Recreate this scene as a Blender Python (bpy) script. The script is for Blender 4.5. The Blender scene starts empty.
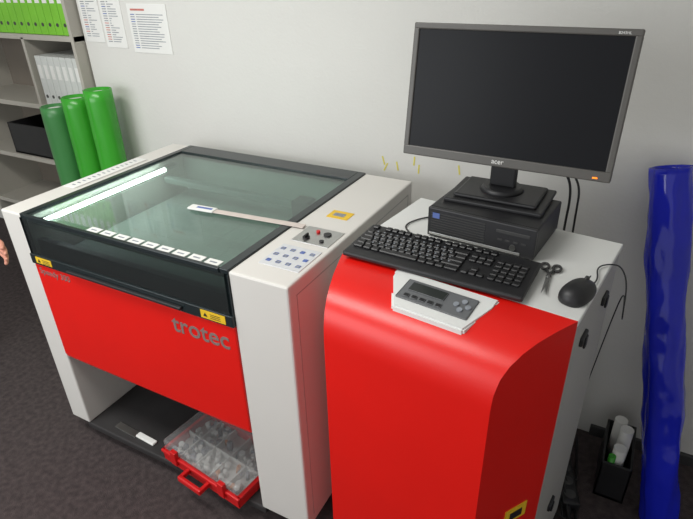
import bpy, bmesh, math, random
from mathutils import Vector, Matrix, Euler, noise as mnoise
random.seed(4)
scn=bpy.context.scene
col=scn.collection
scn.view_settings.view_transform='Standard'

# ------------------------------------------------------------ materials
def lin(c): return tuple(((v/255)/12.92 if v/255<=0.04045 else ((v/255+0.055)/1.055)**2.4) for v in c)
def mat(name,rgb,rough=.5,metal=0,noise=None,bump=None,spec=.5,emit=None,es=0):
    m=bpy.data.materials.new(name);m.use_nodes=True
    nt=m.node_tree;b=nt.nodes['Principled BSDF']
    c=lin(rgb)+(1,)
    b.inputs['Base Color'].default_value=c
    b.inputs['Roughness'].default_value=rough;b.inputs['Metallic'].default_value=metal
    b.inputs['Specular IOR Level'].default_value=spec
    tc=nt.nodes.new('ShaderNodeTexCoord')
    if noise:
        sc,amt=noise
        n=nt.nodes.new('ShaderNodeTexNoise');n.inputs['Scale'].default_value=sc;n.inputs['Detail'].default_value=4
        nt.links.new(tc.outputs['Object'],n.inputs['Vector'])
        r=nt.nodes.new('ShaderNodeValToRGB')
        r.color_ramp.elements[0].position=.3;r.color_ramp.elements[1].position=.7
        r.color_ramp.elements[0].color=tuple(max(0,x*(1-amt)) for x in c[:3])+(1,)
        r.color_ramp.elements[1].color=tuple(min(1,x*(1+amt)) for x in c[:3])+(1,)
        nt.links.new(n.outputs['Fac'],r.inputs['Fac']);nt.links.new(r.outputs['Color'],b.inputs['Base Color'])
    if bump:
        sc,st=bump
        n=nt.nodes.new('ShaderNodeTexNoise');n.inputs['Scale'].default_value=sc
        nt.links.new(tc.outputs['Object'],n.inputs['Vector'])
        bp=nt.nodes.new('ShaderNodeBump');bp.inputs['Strength'].default_value=st;bp.inputs['Distance'].default_value=.01
        nt.links.new(n.outputs['Fac'],bp.inputs['Height']);nt.links.new(bp.outputs['Normal'],b.inputs['Normal'])
    if emit:
        b.inputs['Emission Color'].default_value=lin(emit)+(1,);b.inputs['Emission Strength'].default_value=es
    return m
def glass(name,tint,base=.05,rough=.03,haze=0,hcol=(220,225,222)):
    m=bpy.data.materials.new(name);m.use_nodes=True;nt=m.node_tree;nt.nodes.clear()
    o=nt.nodes.new('ShaderNodeOutputMaterial');mx=nt.nodes.new('ShaderNodeMixShader')
    t=nt.nodes.new('ShaderNodeBsdfTransparent');t.inputs[0].default_value=lin(tint)+(1,)
    df=nt.nodes.new('ShaderNodeBsdfDiffuse');df.inputs[0].default_value=lin(hcol)+(1,)
    m0=nt.nodes.new('ShaderNodeMixShader');m0.inputs[0].default_value=haze
    nt.links.new(t.outputs[0],m0.inputs[1]);nt.links.new(df.outputs[0],m0.inputs[2])
    g=nt.nodes.new('ShaderNodeBsdfGlossy');g.inputs['Roughness'].default_value=rough
    lw=nt.nodes.new('ShaderNodeLayerWeight');lw.inputs[0].default_value=.5
    pw=nt.nodes.new('ShaderNodeMath');pw.operation='POWER';pw.inputs[1].default_value=5
    ml=nt.nodes.new('ShaderNodeMath');ml.operation='MULTIPLY_ADD';ml.inputs[1].default_value=1-base;ml.inputs[2].default_value=base
    nt.links.new(lw.outputs['Facing'],pw.inputs[0]);nt.links.new(pw.outputs[0],ml.inputs[0])
    nt.links.new(ml.outputs[0],mx.inputs[0]);nt.links.new(m0.outputs[0],mx.inputs[1]);nt.links.new(g.outputs[0],mx.inputs[2])
    nt.links.new(mx.outputs[0],o.inputs[0]);return m

WALL=mat('wall_paint',(214,213,208),.9,noise=(1.2,.03),bump=(90,.12))
CEIL=mat('ceiling_paint',(228,228,224),.9,noise=(2,.02))
FLOOR=mat('carpet',(66,57,57),.95,noise=(45,.35),bump=(260,.4))
WHITE=mat('white_powdercoat',(218,215,209),.45,noise=(3,.015),bump=(400,.03))
WTOP=mat('white_laminate',(224,225,222),.4,noise=(3,.01))
GREY=mat('grey_powdercoat',(172,171,167),.5,noise=(3,.02),bump=(400,.03))
RED=mat('red_powdercoat',(226,24,16),.32,noise=(4,.03),bump=(350,.05))
BLACK=mat('black_plastic',(32,32,34),.45,noise=(20,.1))
BLACKG=mat('black_gloss',(34,42,44),.22,noise=(5,.05))
DGREY=mat('dark_grey_plastic',(62,62,62),.45,noise=(20,.05))
PCF=mat('pc_front_plastic',(44,44,46),.4,noise=(20,.05))
MGREY=mat('mid_grey_plastic',(104,106,108),.45,noise=(20,.05))
LETTER=mat('lettering_grey',(132,112,108),.5,noise=(20,.05))
BEZEL=mat('bezel_grey',(84,82,78),.4,noise=(20,.04))
SCREEN=mat('screen',(22,23,26),.32,noise=(2,.08),spec=.15)
KEY=mat('key_black',(28,28,30),.4,noise=(20,.1))
METAL=mat('brushed_aluminium',(190,190,188),.3,1,noise=(30,.05))
RULER=mat('ruler_satin',(206,194,186),.4,0,noise=(30,.03))
RAIL=mat('rail_grey',(130,142,138),.45,0,noise=(30,.05))
STEEL=mat('steel',(150,150,150),.3,1,noise=(30,.05))
YEL=mat('yellow_label',(232,190,40),.5,noise=(60,.06))
MARK=mat('yellow_paint_mark',(216,206,96),.8,noise=(60,.06))
PAPER=mat('paper',(228,228,224),.8,noise=(8,.02))
INK=mat('ink_grey',(140,145,152),.8,noise=(60,.2))
KEYP=mat('keypad_grey',(208,210,212),.6,noise=(60,.04))
INKR=mat('ink_red',(196,120,110),.8,noise=(60,.2))
BLUEINK=mat('ink_blue',(90,110,170),.7,noise=(60,.1))
BED=mat('engraver_bed',(146,154,150),.6,noise=(160,.10))
BEDG=mat('engraver_bed_grid',(138,146,142),.6,noise=(60,.05))
INNER=mat('inner_grey',(170,178,174),.5,noise=(6,.04))
TRAY=mat('dark_tray',(46,44,44),.7,noise=(12,.15))
GREEN=mat('green_vinyl',(58,160,44),.25,noise=(3,.1))
GREEN2=mat('green_vinyl_dark',(66,134,72),.35,noise=(3,.1))
LIME=mat('lime_binder',(120,190,50),.5,noise=(8,.05))
BINW=mat('white_binder',(205,208,204),.5,noise=(8,.03))
BLUE=mat('blue_vinyl',(26,38,190),.13,noise=(3,.12),bump=(9,.6))
SHELF=mat('shelf_laminate',(176,172,162),.6,noise=(6,.03))
SHELFB=mat('shelf_back',(120,112,102),.7,noise=(6,.05))
CASER=mat('toolcase_red',(204,26,28),.35,noise=(6,.04))
SKIN=mat('skin',(214,150,128),.5,noise=(12,.05))
CLOTH=mat('cloth_dark',(50,56,72),.9,noise=(40,.15))
HAIR=mat('hair_brown',(60,42,30),.7,noise=(60,.3))
LED=mat('led_strip',(255,255,255),.5,emit=(250,250,250),es=22)
LCD=mat('lcd',(44,48,46),.2,noise=(5,.05))
ORANGE=mat('orange_led',(255,120,20),.5,emit=(255,120,20),es=2)
PARTO=mat('parts_orange',(226,150,90),.6,noise=(40,.1))
GLASS=glass('lid_glass',(218,232,226),.075,.04,.06,(190,206,200))
GLASSF=glass('lid_glass_front',(160,168,168),.06,.05,.05,(150,160,160))
CLEAR=glass('clear_plastic',(240,240,240),.07,.12,.13,(235,235,235))

# ------------------------------------------------------------ helpers
def link(o,parent=None):
    col.objects.link(o)
    if parent: o.parent=parent
    return o
def empty(name,loc=(0,0,0),rz=0):
    e=bpy.data.objects.new(name,None);e.empty_display_size=.05
    e.location=loc;e.rotation_euler=(0,0,rz);return link(e)
def finish(bm,name,m,parent=None,smooth=False):
    me=bpy.data.meshes.new(name);bmesh.ops.recalc_face_normals(bm,faces=bm.faces[:]);bm.to_mesh(me);bm.free()
    ms=m if isinstance(m,list) else [m]
    for x in ms: me.materials.append(x)
    if smooth:
        for p in me.polygons:p.use_smooth=True
    return link(bpy.data.objects.new(name,me),parent)
def addbox(bm,x0,x1,y0,y1,z0,z1,bev=0,mi=0,rot=None,seg=2):
    r=bmesh.ops.create_cube(bm,size=1);vs=r['verts']
    for v in vs: v.co=Vector(((x0+x1)/2+v.co.x*(x1-x0),(y0+y1)/2+v.co.y*(y1-y0),(z0+z1)/2+v.co.z*(z1-z0)))
    if rot: bmesh.ops.transform(bm,matrix=rot,verts=vs)
    fs=set(f for v in vs for f in v.link_faces)
    for f in fs:f.material_index=mi
    if bev:
        es=list(set(e for v in vs for e in v.link_edges))
        bmesh.ops.bevel(bm,geom=es,offset=bev,segments=seg,affect='EDGES',profile=.5)
def box(name,p,x0,x1,y0,y1,z0,z1,m,bev=.0,rot=None):
    bm=bmesh.new();addbox(bm,x0,x1,y0,y1,z0,z1,bev,rot=rot);return finish(bm,name,m,p)
def addcyl(bm,a,b,r,r2=None,seg=24,mi=0,caps=True):
    a=Vector(a);b=Vector(b);d=b-a
    q=d.to_track_quat('Z','Y').to_matrix().to_4x4()
    res=bmesh.ops.create_cone(bm,cap_ends=caps,segments=seg,radius1=r,radius2=r if r2 is None else r2,depth=d.length,
        matrix=Matrix.Translation((a+b)/2)@q)
    for f in set(f for v in res['verts'] for f in v.link_faces):
        f.material_index=mi;f.smooth=len(f.verts)==4
def cyl(name,p,a,b,r,m,r2=None,seg=24):
    bm=bmesh.new();addcyl(bm,a,b,r,r2,seg);return finish(bm,name,m,p)
def extr(name,p,pts,z0,z1,m,bev=0):
    bm=bmesh.new()
    vb=[bm.verts.new((x,y,z0)) for x,y in pts];vt=[bm.verts.new((x,y,z1)) for x,y in pts]
    n=len(pts);bm.faces.new(vb[::-1]);bm.faces.new(vt)
    for i in range(n): bm.faces.new((vb[i],vb[(i+1)%n],vt[(i+1)%n],vt[i]))
    if bev: bmesh.ops.bevel(bm,geom=bm.edges[:],offset=bev,segments=2,affect='EDGES')
    return finish(bm,name,m,p)
def cable(name,pts,r,m,p=None):
    cu=bpy.data.curves.new(name,'CURVE');cu.dimensions='3D';cu.bevel_depth=r;cu.bevel_resolution=3
    s=cu.splines.new('NURBS');s.points.add(len(pts)-1)
    for i,q in enumerate(pts): s.points[i].co=(*q,1)
    s.use_endpoint_u=True;s.order_u=3;s.resolution_u=8
    cu.materials.append(m);return link(bpy.data.objects.new(name,cu),p)
def text(name,s,size,m,p,loc,rot,ext=.0006,bold=0):
    cu=bpy.data.curves.new(name,'FONT');cu.body=s;cu.size=size;cu.extrude=ext;cu.offset=bold
    cu.materials.append(m);o=bpy.data.objects.new(name,cu);o.location=loc;o.rotation_euler=rot;return link(o,p)
def skin(name,p,verts,edges,rad,m,sub=2,root=0):
    me=bpy.data.meshes.new(name);me.from_pydata([Vector(v) for v in verts],edges,[]);me.update()
    me.materials.append(m)
    o=link(bpy.data.objects.new(name,me),p)
    md=o.modifiers.new('skin','SKIN');md.use_smooth_shade=True
    for i,sv in enumerate(me.skin_vertices[0].data):
        r=rad[i];sv.radius=(r,r) if not isinstance(r,tuple) else r;sv.use_root=(i==root)
    s=o.modifiers.new('sub','SUBSURF');s.levels=sub;s.render_levels=sub
    return o

# ------------------------------------------------------------ room
box('floor',None,-2.6,3.6,-2.6,1.6,-.05,0,FLOOR)
box('wall_back',None,-.60,3.6,.96,1.6,0,2.7,WALL)
box('wall_back_recess',None,-2.6,-.60,1.26,1.6,0,2.7,WALL)
box('wall_left',None,-2.65,-2.6,-2.6,1.6,0,2.7,WALL)
box('wall_right',None,3.6,3.65,-2.6,1.6,0,2.7,WALL)
box('ceiling',None,-2.6,3.6,-2.6,1.6,2.7,2.75,CEIL)
box('baseboard_back',None,1.95,3.6,.945,.96,0,.05,DGREY,.003)

# ------------------------------------------------------------ laser engraver
E=empty('laser_engraving_machine')
W,D,H=1.176,.831,1.03
box('side_panel_left',E,0,.105,0,D,.08,H,WHITE,.006)
box('side_panel_right',E,.985,W,0,D,.08,H,WHITE,.006)
bm=bmesh.new()
for x in (.05,1.1):
    for y in (.09,.74):
        addcyl(bm,(x-.012,y,.032),(x+.012,y,.032),.032)
        addbox(bm,x-.02,x+.02,y-.025,y+.025,.05,.082,.004)
finish(bm,'castors',DGREY,E)
bm=bmesh.new()
for a in ((W-.001,W+.0008,.035,.038,.12,.99),(W-.001,W+.0008,.79,.793,.12,.99),(W-.001,W+.0008,.035,.793,.987,.99)): addbox(bm,*a)
finish(bm,'side_door_seams',GREY,E)
box('front_panel',E,.105,.985,-.004,.02,.445,.85,RED,.005)
box('front_panel_lip',E,.105,.985,.0,.10,.435,.45,RED,.003)
box('lower_back_panel',E,.105,.985,.80,.82,.08,.80,TRAY)
box('cavity_floor',E,.105,.985,.02,.81,.78,.80,INNER)
box('base_tray',E,.09,1.0,.0,.80,.05,.08,TRAY,.006)
box('inner_wall_back',E,.105,.985,.77,.825,.80,1.0,INNER)
box('engraving_bed',E,.14,.95,.06,.76,.83,.86,BED,.003)
bm=bmesh.new()
for i in range(1,9): addbox(bm,.14+i*.09-.001,.14+i*.09+.001,.06,.76,.8595,.8605)
for i in range(1,8): addbox(bm,.14,.95,.06+i*.09-.001,.06+i*.09+.001,.8595,.8605)
finish(bm,'bed_grid',BEDG,E)
box('gantry_rail',E,.13,.96,.62,.65,.93,.955,RAIL,.003)
bm=bmesh.new();addbox(bm,.80,.87,.58,.65,.90,.98,.006);addcyl(bm,(.83,.59,.86),(.83,.59,.91),.012,.02)
finish(bm,'laser_head',DGREY,E)
box('led_holder',E,.105,.140,.05,.70,.980,.992,METAL,.002)
box('led_tube',E,.140,.154,.05,.62,.986,1.000,LED,.003)
bm=bmesh.new()
z0,z1=1.018,1.034
addbox(bm,.105,.130,0,.83,z0,z1,.002)
addbox(bm,.955,.985,0,.83,z0,z1,.002)
addbox(bm,.130,.955,.745,.83,z0,z1,.002)
addbox(bm,.130,.955,-.004,.008,z0,z1,.002)
finish(bm,'lid_frame',BLACKG,E)
box('lid_glass_top',E,.128,.957,.006,.747,1.022,1.028,GLASS)
box('lid_glass_front',E,.108,.982,-.004,.002,.888,1.02,GLASSF)
box('lid_front_bar',E,.105,.985,-.010,.004,.85,.888,BLACKG,.002)
box('lid_post_left',E,.105,.118,-.004,.01,.888,1.02,BLACKG)
box('lid_post_right',E,.972,.985,-.004,.01,.888,1.02,BLACKG)
box('lid_handle',E,.30,.80,-.022,-.010,.862,.872,BLACK,.003)
box('inner_front_beam',E,.108,.982,.03,.055,.80,.925,MGREY,.002)
box('inner_front_ledge',E,.11,.98,.028,.085,.985,.992,RAIL,.002)
bm=bmesh.new();bt=bmesh.new()
for i in range(9):
    x=.415+i*.0595; addbox(bm,x,x+.048,.013,.040,1.0278,1.0300,.0006)
    addbox(bt,x+.012,x+.036,.022,.028,1.0299,1.0304)
finish(bm,'sample_tags',PAPER,E);finish(bt,'sample_tag_print',INK,E)
box('warning_label_left',E,.135,.215,-.0115,-.0095,.859,.882,YEL)
box('warning_label_right',E,.87,.96,-.0115,-.0095,.856,.883,YEL)
bm=bmesh.new()
for x in (.142,.877):
    addcyl(bm,(x+.01,-.0125,.868),(x+.01,-.0115,.868),.008,seg=3)
    for k in range(3): addbox(bm,x+.028,x+.065,-.0122,-.0114,.862+k*.006,.8635+k*.006)
finish(bm,'label_print',BLACK,E)
text('brand_lettering','trotec',.088,LETTER,E,(.735,-.0045,.762),(math.pi/2,0,0),bold=.0010)
text('model_lettering','Speedy 300',.034,LETTER,E,(.125,-.0045,.812),(math.pi/2,0,0))
box('keypad_plate',E,1.03,1.16,.075,.20,H-.001,H+.002,KEYP,.001)
bm=bmesh.new()
for i in range(4):
    for j in range(3):
        x=1.047+i*.032;y=.10+j*.037
        addbox(bm,x-.007,x+.007,y-.007,y+.007,H+.001,H+.0026,.002,mi=0 if (i+j)%4==0 else 1)
finish(bm,'keypad_buttons',[BLUEINK,INK],E)
box('key_switch_plate',E,1.035,1.16,.23,.335,H-.001,H+.002,METAL,.001)
bm=bmesh.new()
addcyl(bm,(1.07,.26,H),(1.07,.26,H+.006),.011);addbox(bm,1.067,1.073,.248,.272,H+.005,H+.014,.002)
addcyl(bm,(1.12,.30,H),(1.12,.30,H+.006),.012);addcyl(bm,(1.125,.255,H),(1.125,.255,H+.006),.007)
finish(bm,'key_switch',BLACK,E)
cyl('stop_button',E,(1.085,.305,H),(1.085,.305,H+.008),.006,CASER)
extr('warning_sticker',E,[(1.045,.42),(1.12,.42),(1.12,.475),(1.045,.475)],H-.001,H+.0015,YEL)
box('sticker_print',E,1.06,1.10,.435,.458,H+.001,H+.002,INK)

def rot_about(x,y,a): return Matrix.Translation((x,y,0))@Matrix.Rotation(a,4,'Z')@Matrix.Translation((-x,-y,0))
R1=empty('steel_ruler')
rm=rot_about(.6,.28,.08)
box('blade',R1,.60,1.03,.27,.295,1.0345,1.0375,RULER,.0008,rm)
box('grip',R1,.60,.70,.266,.299,1.0345,1.041,PAPER,.002,rm)
box('scale_marks',R1,.63,.69,.277,.288,1.0408,1.0416,BLUEINK,0,rm)
R2=empty('label_strip')
box('strip',R2,.015,.075,.24,.60,H+.0005,H+.004,PAPER,.001)
bm=bmesh.new()
for i in range(14): addbox(bm,.037,.053,.26+i*.023,.266+i*.023,H+.0038,H+.0046)
finish(bm,'strip_print',INK,R2)

# tool case in the base
T=empty('tool_case',(.735,.10,.08),-.12)
bm=bmesh.new()
addbox(bm,-.20,.20,-.12,.12,.0,.006,.002)
addbox(bm,-.20,.20,-.12,-.113,.004,.045,.002);addbox(bm,-.20,.20,.113,.12,.004,.045,.002)
addbox(bm,-.20,-.193,-.12,.12,.004,.045,.002);addbox(bm,.193,.20,-.12,.12,.004,.045,.002)
finish(bm,'case_base',CASER,T)
box('case_lid',T,-.196,.196,-.116,.116,.050,.098,CLEAR,.010)
bm=bmesh.new();addbox(bm,-.205,.205,-.125,-.108,.038,.052,.004);addbox(bm,-.205,.205,.108,.125,.038,.052,.004)
addbox(bm,-.205,-.188,-.12,.12,.038,.052,.004);addbox(bm,.188,.205,-.12,.12,.038,.052,.004)
addbox(bm,-.06,-.045,-.165,-.11,.02,.04,.004);addbox(bm,.045,.06,-.165,-.11,.02,.04,.004);addbox(bm,-.06,.06,-.172,-.155,.018,.042,.006)
for x in (-.14,.11): addbox(bm,x,x+.03,-.132,-.113,.02,.085,.003)
finish(bm,'case_rim_and_handle',CASER,T)
bm=bmesh.new()
addbox(bm,-.192,.192,-.112,.112,.006,.012)
for x in (-.12,-.04,.04,.12): addbox(bm,x-.002,x+.002,-.112,.112,.01,.048)
addbox(bm,-.19,.19,-.0,.004,.01,.048)
finish(bm,'compartment_insert',PAPER,T)
bm=bmesh.new()
for i in range(90):
    x=random.uniform(-.18,.18);y=random.uniform(-.10,.10)
    addcyl(bm,(x,y,.013),(x+random.uniform(-.012,.012),y+random.uniform(-.012,.012),.042),random.uniform(.005,.012),seg=10,mi=random.choice((0,0,0,1,2)) if x>-.05 else random.choice((0,0,1)))
finish(bm,'small_parts',[PAPER,INK,PARTO],T)
SP=empty('spatula')
rs=rot_about(.24,.04,-.05)
box('blade',SP,.22,.34,.03,.06,.081,.085,METAL,.001,rs)
box('handle',SP,.34,.44,.035,.060,.081,.092,PAPER,.004,rs)

# ------------------------------------------------------------ extractor
X=empty('fume_extractor_cabinet',(1.255,.158,0),-.127)
w,d,he,fa=.593,.418,1.083,.197
cl,c=.074,.095
box('cabinet_body',X,0,w,0.0,d,.03,1.068,GREY,.004)
box('cabinet_top',X,-.002,w+.002,0.0,d+.002,1.068,he,WTOP,.003)
prof=[(.0,1.0835),(-.05,1.080),(-.10,1.071),(-.135,1.058),(-.163,1.040),(-.183,1.015),(-.194,.98),(-.197,.94),(-.197,.03)]
bm=bmesh.new();L=[];Rr=[]
for v,z in prof:
    L.append(bm.verts.new((cl*(-v/fa),v,z)));Rr.append(bm.verts.new((w-c*(-v/fa),v,z)))
for k in range(len(prof)-1):
    f=bm.faces.new((L[k],L[k+1],Rr[k+1],Rr[k]));f.smooth=True
for sgn in (0,1):
    vs=[bm.verts.new(((cl*(-v/fa)) if sgn==0 else w-c*(-v/fa),v,z)) for v,z in prof]+[bm.verts.new((0 if sgn==0 else w,0,.03))]
    bm.faces.new(vs)
finish(bm,'front_hood',RED,X)
bm=bmesh.new()
for (y,z) in ((.10,.98),(.30,.98),(.2,.30)):
    addbox(bm,w-.002,w+.008,y-.025,y+.025,z-.012,z+.012,.004)
    addbox(bm,w+.006,w+.012,y-.010,y+.010,z-.024,z+.008,.003)
finish(bm,'side_latches',BLACK,X)
bm=bmesh.new()
for x in (.08,w-.08):
    for y in (-.10,d-.05): addcyl(bm,(x-.012,y,.018),(x+.012,y,.018),.018)
finish(bm,'feet',BLACK,X)
lab=Matrix.Translation((w-c*.38,-fa*.38,.0))@Matrix.Rotation(math.atan2(fa,c),4,'Z')
box('warning_label',X,-.035,.035,-.002,.0015,.51,.56,YEL,0,lab)
box('label_print',X,-.02,.02,-.003,.001,.52,.545,BLACK,0,lab)
def cpz(v): return 1.083+ v*.15
bm=bmesh.new()
pts=[(.165,-.016),(.435,-.016),(.43,-.05),(.405,-.140),(.225,-.140),(.17,-.05)]
vb=[bm.verts.new((x,y,cpz(y)-.03)) for x,y in pts];vt=[bm.verts.new((x+(-.004 if x>.3 else .004),y,cpz(y)+.007)) for x,y in pts]
bm.faces.new(vb[::-1]);bm.faces.new(vt)
for i in range(6): bm.faces.new((vb[i],vb[(i+1)%6],vt[(i+1)%6],vt[i]))
bmesh.ops.bevel(bm,geom=bm.edges[:],offset=.004,segments=2,affect='EDGES')
finish(bm,'control_panel',WTOP,X)
tl=Matrix.Translation((.30,-.072,cpz(-.072)+.0075))@Matrix.Rotation(math.atan(.15),4,'X')
bm=bmesh.new()
addbox(bm,-.080,.095,-.040,.030,-.001,.0015,.003,mi=0,rot=tl)
addbox(bm,-.065,.025,-.008,.022,.001,.004,.001,mi=1,rot=tl)
for i in range(5): addbox(bm,-.065+i*.02,-.051+i*.02,-.032,-.020,.001,.004,.001,mi=2,rot=tl)
finish(bm,'panel_display',[MGREY,LCD,BLACK],X)
bm=bmesh.new()
for dx,dy in ((.055,-.004),(.069,.010),(.069,-.018),(.083,-.004)):
    addcyl(bm,tl@Vector((dx,dy,.001)),tl@Vector((dx,dy,.005)),.0065,seg=16)
finish(bm,'panel_buttons',INK,X)

# ------------------------------------------------------------ desktop PC
P=empty('desktop_computer',(1.42,.328,he+.004),-.10)
pw,pd,ph=.29,.215,.085
box('case',P,0,pw,.008,pd,0,ph-.003,BLACK,.004)
box('front_bezel',P,0,pw,-.002,.010,0,ph-.003,PCF,.003)
bm=bmesh.new()
for k in range(8): addbox(bm,.01,.16,-.0035,-.001,.018+k*.007,.021+k*.007)
finish(bm,'front_grille',DGREY,P)
box('front_trim',P,.006,.255,-.004,0,.005,.012,METAL,.001)
bm=bmesh.new();addbox(bm,.19,.275,-.0035,-.001,.055,.064,.001)
for k in range(4): addbox(bm,.195+k*.02,.207+k*.02,-.0035,-.001,.035,.040)
finish(bm,'drive_and_ports',DGREY,P)
cyl('badge',P,(.235,-.002,.022),(.235,-.0045,.022),.008,METAL,seg=20)
box('sticker',P,.015,.035,-.0045,-.002,.055,.07,BLUEINK)
bm=bmesh.new()
for x in (.03,pw-.03):
    for y in (.03,pd-.02): addcyl(bm,(x,y,-.004),(x,y,.002),.008)
finish(bm,'rubber_feet',BLACK,P)

# ------------------------------------------------------------ monitor
M=empty('computer_monitor',(1.573,.405,1.276),-.033)
tm=Matrix.Rotation(-.156,4,'X')
mw,mh=.53,.334
bm=bmesh.new()
b=.015;bb=.025
addbox(bm,-mw/2,mw/2,-.004,.022,mh-b,mh,.003,rot=tm)
addbox(bm,-mw/2,mw/2,-.004,.022,0,bb,.003,rot=tm)
addbox(bm,-mw/2,-mw/2+b,-.004,.022,bb-.002,mh-b+.002,.003,rot=tm)
addbox(bm,mw/2-b,mw/2,-.004,.022,bb-.002,mh-b+.002,.003,rot=tm)
finish(bm,'bezel',BEZEL,M)
box('screen',M,-mw/2+b-.001,mw/2-b+.001,.0,.015,bb-.001,mh-b+.001,SCREEN,0,tm)
bm=bmesh.new()
addbox(bm,-mw/2+.004,mw/2-.004,.020,.035,.004,mh-.004,.006,rot=tm)
addbox(bm,-.17,.17,.03,.055,.06,mh-.06,.012,rot=tm)
finish(bm,'back_shell',BLACK,M)
text('logo','acer',.018,PAPER,M,tm@Vector((-.018,-.0045,.008)),(math.pi/2-.156,0,0))
text('model_print','B243HL',.008,PAPER,M,tm@Vector((.215,-.0045,mh-.011)),(math.pi/2-.156,0,0))
box('power_led',M,.225,.236,-.006,-.003,.007,.010,ORANGE,0,tm)
zb=1.1685-1.276
bm=bmesh.new()
addbox(bm,-.035,.035,.062,.085,zb+.03,.14,.006)
addbox(bm,-.05,.05,.035,.085,.08,.15,.006)
finish(bm,'neck',BLACK,M)
bm=bmesh.new()
addbox(bm,-.13,.13,-.03,.155,zb,zb+.012,.004)
addbox(bm,-.11,.11,-.012,.14,zb+.012,zb+.022,.006)
addcyl(bm,(0,.07,zb+.02),(0,.07,zb+.034),.06,.05,seg=32)
finish(bm,'stand_base',BLACK,M)

# ------------------------------------------------------------ keyboard
K=empty('computer_keyboard',(1.503,.186,he+.003),-.055)
kw,kd=.457,.165
kt=Matrix.Rotation(math.radians(3),4,'X')@Matrix.Translation((0,0,.007))
bm=bmesh.new();addbox(bm,-kw/2,kw/2,-kd/2,kd/2,0,.014,.005,rot=kt);finish(bm,'body',BLACK,K)
bm=bmesh.new()
u=.0188;x0=-kw/2+.012
rows=[.058,.028,.009,-.010,-.029,-.048]
lay=[[1,-1,1,1,1,1,-.5,1,1,1,1,-.5,1,1,1,1],[1]*13+[2],[1.5]+[1]*12+[1.5],[1.8]+[1]*11+[2.2],[1.3]+[1]*11+[2.7],[1.5,1.2,1.2,5.6,1.2,1.2,1.2,1.9]]
def key(x,y,wd,dp=.0165): addbox(bm,x+.001,x+wd-.001,y,y+dp,.013,.020,.0022,rot=kt,seg=1)
for r,y in enumerate(rows):
    x=x0
    for k in lay[r]:
        if k>0: key(x,y,k*u)
        x+=abs(k)*u
    xn=x0+15.3*u
    for j in range(3):
        if r in(0,1,2) or r==5 or (r==4 and j==1): key(xn+j*u,y,u)
    xp=x0+18.7*u
    for j in range(4):
        if r>0: key(xp+j*u,y,u)
finish(bm,'keys',KEY,K)
bm=bmesh.new()
for r,y in enumerate(rows[1:5]):
    for j in range(12): addbox(bm,x0+.026+j*u+.005*r,x0+.030+j*u+.005*r,y+.009,y+.013,.0198,.0204,rot=kt)
finish(bm,'key_legends',INK,K)
bm=bmesh.new()
for x in (-.2,.2): addbox(bm,x-.02,x+.02,.05,.07,-.002,.010,.002); addbox(bm,x-.02,x+.02,-.065,-.05,-.002,.006,.001)
finish(bm,'feet',BLACK,K)

# ------------------------------------------------------------ mouse
Mo=empty('computer_mouse',(1.828,.182,he+.001),-.35)
bm=bmesh.new();bmesh.ops.create_uvsphere(bm,u_segments=32,v_segments=20,radius=1)
for v in bm.verts:
    x,y,z=v.co;z=max(z,-.25)
    sx=math.copysign(abs(x)**.85,x);sy=math.copysign(abs(y)**.8,y)
    v.co=Vector((sx*.031*(1-.10*y),sy*.055,(z+.25)*.030*(1-.12*y)))
finish(bm,'shell',BLACK,Mo,True)
bm=bmesh.new();addcyl(bm,(-.003,.03,.030),(.003,.03,.030),.009);addbox(bm,-.0006,.0006,.01,.05,.029,.033)
finish(bm,'wheel',DGREY,Mo)

# ------------------------------------------------------------ scissors
S=empty('scissors',(1.756,.225,he+.001),0.06)
bm=bmesh.new()
def ring(cx,cy,rx,ry,rt,z):
    n=24;pr=8;vs=[]
    for i in range(n):
        a=2*math.pi*i/n;row=[]
        for j in range(pr):
            t=2*math.pi*j/pr
            row.append(bm.verts.new((cx+(rx+rt*math.cos(t))*math.cos(a),cy+(ry+rt*math.cos(t))*math.sin(a),z+rt*math.sin(t))))
        vs.append(row)
    for i in range(n):
        for j in range(pr):
            f=bm.faces.new((vs[i][j],vs[(i+1)%n][j],vs[(i+1)%n][(j+1)%pr],vs[i][(j+1)%pr]));f.smooth=True
ring(-.013,.058,.009,.015,.0035,.004);ring(.015,.056,.009,.015,.0035,.004)
addcyl(bm,(-.008,.042,.005),(.004,.01,.005),.004,.003,10);addcyl(bm,(.009,.041,.005),(-.003,.01,.005),.004,.003,10)
finish(bm,'handles',DGREY,S)
bm=bmesh.new()
for s in (-1,1):
    z=.004 if s<0 else .006
    pts=[(s*.005,.015),(-s*.004,.015),(-s*.005,-.02),(-s*.006,-.075),(-s*.001,-.05),(s*.004,-.005)]
    vb=[bm.verts.new((x,y,z-.001)) for x,y in pts];vt=[bm.verts.new((x,y,z+.001)) for x,y in pts]
    bm.faces.new(vb);bm.faces.new(vt[::-1])
    for i in range(6): bm.faces.new((vb[i],vb[(i+1)%6],vt[(i+1)%6],vt[i]))
addcyl(bm,(0,.002,.003),(0,.002,.009),.004,seg=14)
finish(bm,'blades',STEEL,S)

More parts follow.
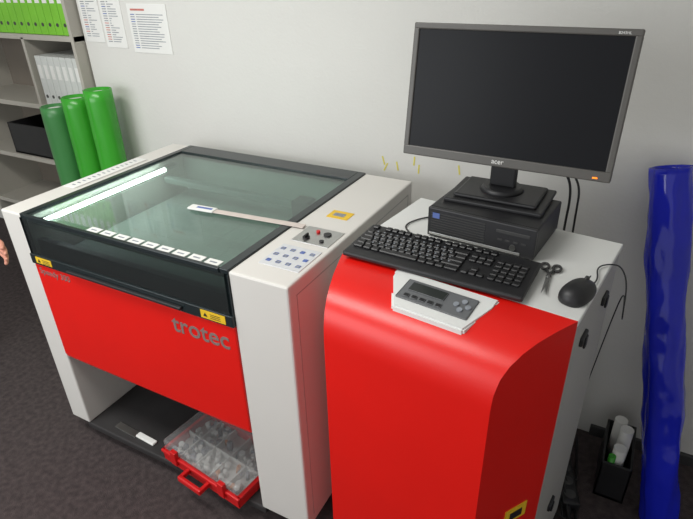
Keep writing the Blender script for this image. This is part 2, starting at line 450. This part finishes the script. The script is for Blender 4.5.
# ------------------------------------------------------------ cables
cable('mouse_cable',[(1.85,.235,he+.006),(1.862,.26,he+.006),(1.85,.33,he+.006),(1.88,.36,he+.006),(1.905,.36,he+.004),(1.925,.34,he-.03),(1.93,.30,.98),(1.935,.38,.93),(1.93,.50,.95),(1.92,.56,.85),(1.88,.66,.3),(1.86,.75,.01)],.0018,BLACK)
cable('monitor_cable',[(1.62,.47,1.30),(1.66,.52,1.27),(1.72,.56,1.24),(1.745,.57,1.18),(1.74,.585,1.05),(1.75,.6,.6),(1.80,.75,.02)],.0035,BLACK)
cable('monitor_cable',[(1.64,.47,1.31),(1.70,.50,1.28),(1.765,.55,1.22),(1.765,.58,1.10),(1.77,.62,.7),(1.85,.8,.02)],.003,BLACK)
cable('keyboard_cable',[(1.40,.27,he+.012),(1.38,.31,he+.004),(1.34,.35,he+.004),(1.36,.41,he+.004),(1.41,.46,he+.004),(1.42,.50,he+.004)],.0022,BLACK)

# ------------------------------------------------------------ bookshelf
B=empty('bookshelf')
bx0,bx1,by0,by1=-1.75,-.61,.90,1.24
box('side_panel_right',B,bx1-.02,bx1,by0,by1,0,2.1,SHELF,.001)
box('side_panel_left',B,bx0,bx0+.02,by0,by1,0,2.1,SHELF,.001)
box('back_panel',B,bx0,bx1,by1-.01,by1+.01,0,2.1,SHELFB)
box('divider',B,-1.02,-1.0,by0+.005,by1,1.10,1.44,SHELF,.001)
for i,z in enumerate((.05,.45,.78,1.10,1.455,1.79,2.08)): box('shelf_board_%d'%i,B,bx0,bx1,by0+.005,by1,z-.025,z,SHELF,.001)
def binders(name,z,h,m,xs,xe,th):
    e=empty(name);bm=bmesh.new();bl=bmesh.new();x=xe
    while x-th>xs:
        addbox(bm,x-th+.002,x-.001,by0+.02,by1-.03,z,z+h,.003)
        addbox(bl,x-th+.012,x-.011,by0+.0185,by0+.021,z+h*.55,z+h*.82)
        addcyl(bl,(x-th/2,by0+.0185,z+h*.18),(x-th/2,by0+.022,z+h*.18),.009,seg=14,mi=1)
        x-=th
    finish(bm,'covers',m,e);finish(bl,'spine_labels',[PAPER,DGREY],e)
binders('green_binders',1.456,.26,LIME,-1.30,-.64,.055)
binders('white_binders',1.101,.25,BINW,-.98,-.64,.048)
Cb=empty('storage_crate')
bm=bmesh.new();cx0,cx1,cy0,cy1,cz=-1.40,-1.0,.92,1.20,.781
addbox(bm,cx0,cx1,cy0,cy1,cz,cz+.01);addbox(bm,cx0,cx1,cy0,cy0+.01,cz,cz+.18,.002);addbox(bm,cx0,cx1,cy1-.01,cy1,cz,cz+.18,.002)
addbox(bm,cx0,cx0+.01,cy0,cy1,cz,cz+.18,.002);addbox(bm,cx1-.01,cx1,cy0,cy1,cz,cz+.18,.002)
finish(bm,'crate_body',BLACK,Cb)

# ------------------------------------------------------------ posters
def poster(x0,x1,z0,z1):
    e=empty('notice_poster');y=.96
    box('sheet',e,x0,x1,y-.003,y+.0005,z0,z1,PAPER)
    bm=bmesh.new()
    z=z1-.02
    addbox(bm,x0+.02,x0+.45*(x1-x0),y-.0040,y-.0028,z-.008,z,mi=1);z-=.022
    while z>z0+.02:
        xa=x0+.015
        addbox(bm,xa,xa+.025,y-.0040,y-.0028,z-.0035,z,mi=random.choice((0,0,0,1,2)))
        addbox(bm,xa+.035,x1-.02-random.random()*.06,y-.0040,y-.0028,z-.003,z,mi=0)
        z-=.010
    finish(bm,'print',[INK,INKR,BLUEINK],e)
poster(-.585,-.455,1.43,1.66);poster(-.445,-.31,1.41,1.66);poster(-.27,-.035,1.395,1.60)
Y=empty('wall_paint_marks')
bm=bmesh.new()
for x,z in ((1.0,1.045),(1.06,1.03),(1.13,1.06),(1.15,1.03),(1.31,1.05),(1.01,1.02)):
    a=random.uniform(-.6,.6)
    addbox(bm,x-.003,x+.003,.9590,.9605,z-.018,z+.018,rot=Matrix.Translation((x,0,z))@Matrix.Rotation(a,4,'Y')@Matrix.Translation((-x,0,-z)))
finish(bm,'marks',MARK,Y)

# ------------------------------------------------------------ vinyl rolls
def roll(name,a,b,r,m,crinkle=.0015,nz=24):
    e=empty(name);a=Vector(a);b=Vector(b);d=(b-a)
    bm=bmesh.new();n=48;turns=1.6;N=int(n*turns)
    q=d.to_track_quat('Z','Y').to_matrix()
    rows=[]
    for k in range(N+1):
        t=k/n*2*math.pi
        row=[]
        for j in range(nz+1):
            z=j/nz
            cr=crinkle*mnoise.noise(Vector((math.cos(t)*1.3+r*50,math.sin(t)*1.3,z*7)))*1.6+crinkle*.6*mnoise.noise(Vector((math.cos(t)*3,math.sin(t)*3+5,z*22)))
            rr=r*(1-.10*k/N)+cr
            v=a+d*z+q@Vector((math.cos(t)*rr,math.sin(t)*rr,0));row.append(bm.verts.new(v))
        rows.append(row)
    for k in range(N):
        for j in range(nz):
            f=bm.faces.new((rows[k][j],rows[k+1][j],rows[k+1][j+1],rows[k][j+1]));f.smooth=True
    o=finish(bm,'sheet',m,e);s=o.modifiers.new('solid','SOLIDIFY');s.thickness=.0012
    cyl('core',e,a+d*.004,b-d*.01,r*.5,PAPER)
    return e
roll('green_vinyl_roll',(-.575,.80,0),(-.590,.82,1.195),.068,GREEN)
roll('green_vinyl_roll',(-.415,.81,0),(-.430,.83,1.24),.066,GREEN)
roll('green_vinyl_roll',(-.735,.79,0),(-.745,.80,1.14),.066,GREEN2)
roll('blue_vinyl_roll',(2.215,.63,.0),(1.978,.875,1.185),.061,BLUE,.0060,70)

# ------------------------------------------------------------ floor clutter right
CR=empty('plastic_crate',(2.05,.78,0),0)
bm=bmesh.new()
addbox(bm,-.05,.05,-.13,.10,.0,.01);
addbox(bm,-.05,.05,-.13,-.122,0,.17,.002);addbox(bm,-.05,.05,.092,.10,0,.17,.002);addbox(bm,-.05,-.042,-.13,.1,0,.17,.002);addbox(bm,.042,.05,-.13,.1,0,.17,.002)
finish(bm,'crate_body',BLACK,CR)
bm=bmesh.new()
for x,y,h in ((-.0,-.08,.21),(.01,-.02,.25),(-.01,.045,.23)): addcyl(bm,(x,y,.012),(x,y,h),.022)
finish(bm,'paper_rolls',PAPER,CR)
cyl('green_roll',CR,(-.02,-.108,.012),(-.02,-.108,.19),.012,GREEN)
PS=empty('power_strip',(1.90,.66,0),.3)
box('strip_body',PS,-.03,.03,-.13,.13,0,.04,BLACK,.006)
bm=bmesh.new()
for k in range(4): addcyl(bm,(0,-.09+k*.06,.038),(0,-.09+k*.06,.042),.02,seg=20)
finish(bm,'sockets',DGREY,PS)
box('switch',PS,-.01,.01,.11,.125,.038,.044,CASER,.001)
for i in range(4):
    pts=[(1.93+random.uniform(-.06,.05),.50+random.uniform(-.16,.25),random.choice((.006,.03))) for _ in range(4)]
    pts=[(1.90,.58+.03*i,.045)]+pts+[(1.82+.03*i,.9,.01)]
    cable('floor_cable',pts,.004,BLACK)

# ------------------------------------------------------------ person (only finger tips reach the frame)
PE=empty('person')
V=[(-1.06,.05,.95),(-1.04,.05,1.10),(-1.0,.05,1.28),(-.95,.05,1.42),(-.93,.05,1.49),
   (-.93,.22,1.40),(-.76,.26,1.12),(-.44,.135,.81),
   (-.95,-.12,1.41),(-.99,-.17,1.12),(-.93,-.17,.90),
   (-1.06,.14,.90),(-1.05,.15,.50),(-1.08,.15,.10),(-1.06,-.04,.90),(-1.05,-.05,.50),(-1.08,-.05,.10)]
Ed=[(0,1),(1,2),(2,3),(3,4),(3,5),(5,6),(6,7),(3,8),(8,9),(9,10),(0,11),(11,12),(12,13),(0,14),(14,15),(15,16)]
Rd=[(.12,.15),(.11,.14),(.12,.16),(.10,.12),.055,.06,.048,.034,.06,.048,.034,.085,.062,.045,.085,.062,.045]
skin('clothed_body',PE,V,Ed,Rd,CLOTH,2,0)
hx=-.09
bm=bmesh.new();bmesh.ops.create_uvsphere(bm,u_segments=32,v_segments=24,radius=1)
for v in bm.verts:
    x,y,z=v.co
    k=1-.22*max(0,-z)
    nx=x*.098*k;ny=y*.076*k;nz=z*.118
    if x>.6 and abs(y)<.18 and -.35<z<.1: nx+=.022*(1-abs(y)/.18)*(1-abs(z+.15)/.3 if abs(z+.15)<.3 else 0)
    if x>.7 and .1<z<.3 and .2<abs(y)<.55: nx-=.008
    v.co=Vector((-.80+hx+nx,.05+ny,1.63+nz))
finish(bm,'head',SKIN,PE,True)
cyl('neck',PE,(-.92,.05,1.44),(-.905,.05,1.58),.052,SKIN)
bm=bmesh.new()
for s in (-1,1):
    bmesh.ops.create_uvsphere(bm,u_segments=12,v_segments=8,radius=.011,matrix=Matrix.Translation((-.718+hx,.05+s*.03,1.648)))
finish(bm,'eyes',PAPER,PE,True)
bm=bmesh.new()
for s in (-1,1):
    addcyl(bm,(-.90,.05+s*.070,1.63),(-.895,.05+s*.088,1.635),.022,.026,16)
finish(bm,'ears',SKIN,PE)
box('mouth',PE,-.722+hx,-.708+hx,.028,.072,1.572,1.578,CASER,.002)
bm=bmesh.new();bmesh.ops.create_uvsphere(bm,u_segments=32,v_segments=24,radius=1)
for v in bm.verts:
    x,y,z=v.co;zz=max(z,-.35 if x<.1 else .45)
    v.co=Vector((-.812+hx+x*.105,.05+y*.085,1.645+zz*.118))
finish(bm,'hair',HAIR,PE,True)
bm=bmesh.new()
for y in (.15,-.05): addbox(bm,-1.14,-.90,y-.045,y+.045,0,.09,.025)
finish(bm,'shoes',BLACK,PE)
def hand(name,wr):
    wx,wy,wz=wr
    V=[wr];Rr_=[.030];Ed_=[]
    def add(p,r,par): V.append((wx+p[0],wy+p[1],wz+p[2]));Rr_.append(r);Ed_.append((par,len(V)-1));return len(V)-1
    pm=add((.05,-.01,-.012),(.018,.036),0)
    for k,(dz,l) in enumerate(((.030,.88),(.010,1.0),(-.012,.93),(-.033,.74))):
        a=add((.092,-.012,-.018+dz),.0105,pm)
        b_=add((.092+.038*l,-.018,-.022+dz*1.1),.0095,a)
        c_=add((.092+.064*l,-.030,-.026+dz*1.15),.0088,b_)
        add((.092+.084*l,-.044,-.030+dz*1.15),.0075,c_)
    t=add((.035,-.022,.022),.013,0);t2=add((.068,-.040,.040),.011,t);add((.096,-.052,.042),.009,t2)
    return skin(name,PE,V,Ed_,Rr_,SKIN,2,0)
hand('hand_left',(-.420,.13,.772))
skin('hand_right',PE,[(-.93,-.17,.90),(-.91,-.17,.84),(-.88,-.14,.77),(-.895,-.165,.755),(-.91,-.185,.76),(-.92,-.205,.77),(-.87,-.13,.81)],[(0,1),(1,2),(1,3),(1,4),(1,5),(1,6)],[.03,.034,.01,.01,.01,.009,.011],SKIN)

# ------------------------------------------------------------ lights
def area(name,loc,rot,sx,sy,p,colr=(1,1,1)):
    l=bpy.data.lights.new(name,'AREA');l.shape='RECTANGLE';l.size=sx;l.size_y=sy;l.energy=p;l.color=colr
    o=bpy.data.objects.new(name,l);o.location=loc;o.rotation_euler=rot;return link(o)
area('ceiling_lamp',(.3,-.6,2.62),(0,0,0),1.6,.5,36,(1,.99,.96))
area('window_daylight',(-.6,-2.4,1.7),(math.radians(78),0,math.radians(-12)),2.2,1.5,38,(.95,.98,1))
w_=bpy.data.worlds.new('room_ambience');scn.world=w_;w_.use_nodes=True
w_.node_tree.nodes['Background'].inputs[0].default_value=(.97,.98,1,1)
w_.node_tree.nodes['Background'].inputs[1].default_value=.70

# ------------------------------------------------------------ camera
cd=bpy.data.cameras.new('camera');co=link(bpy.data.objects.new('camera',cd))
co.location=(1.871,-.957,1.751);co.rotation_euler=(1.069,.023,.489);cd.lens=36*547.4/693;cd.clip_start=.02
scn.camera=co
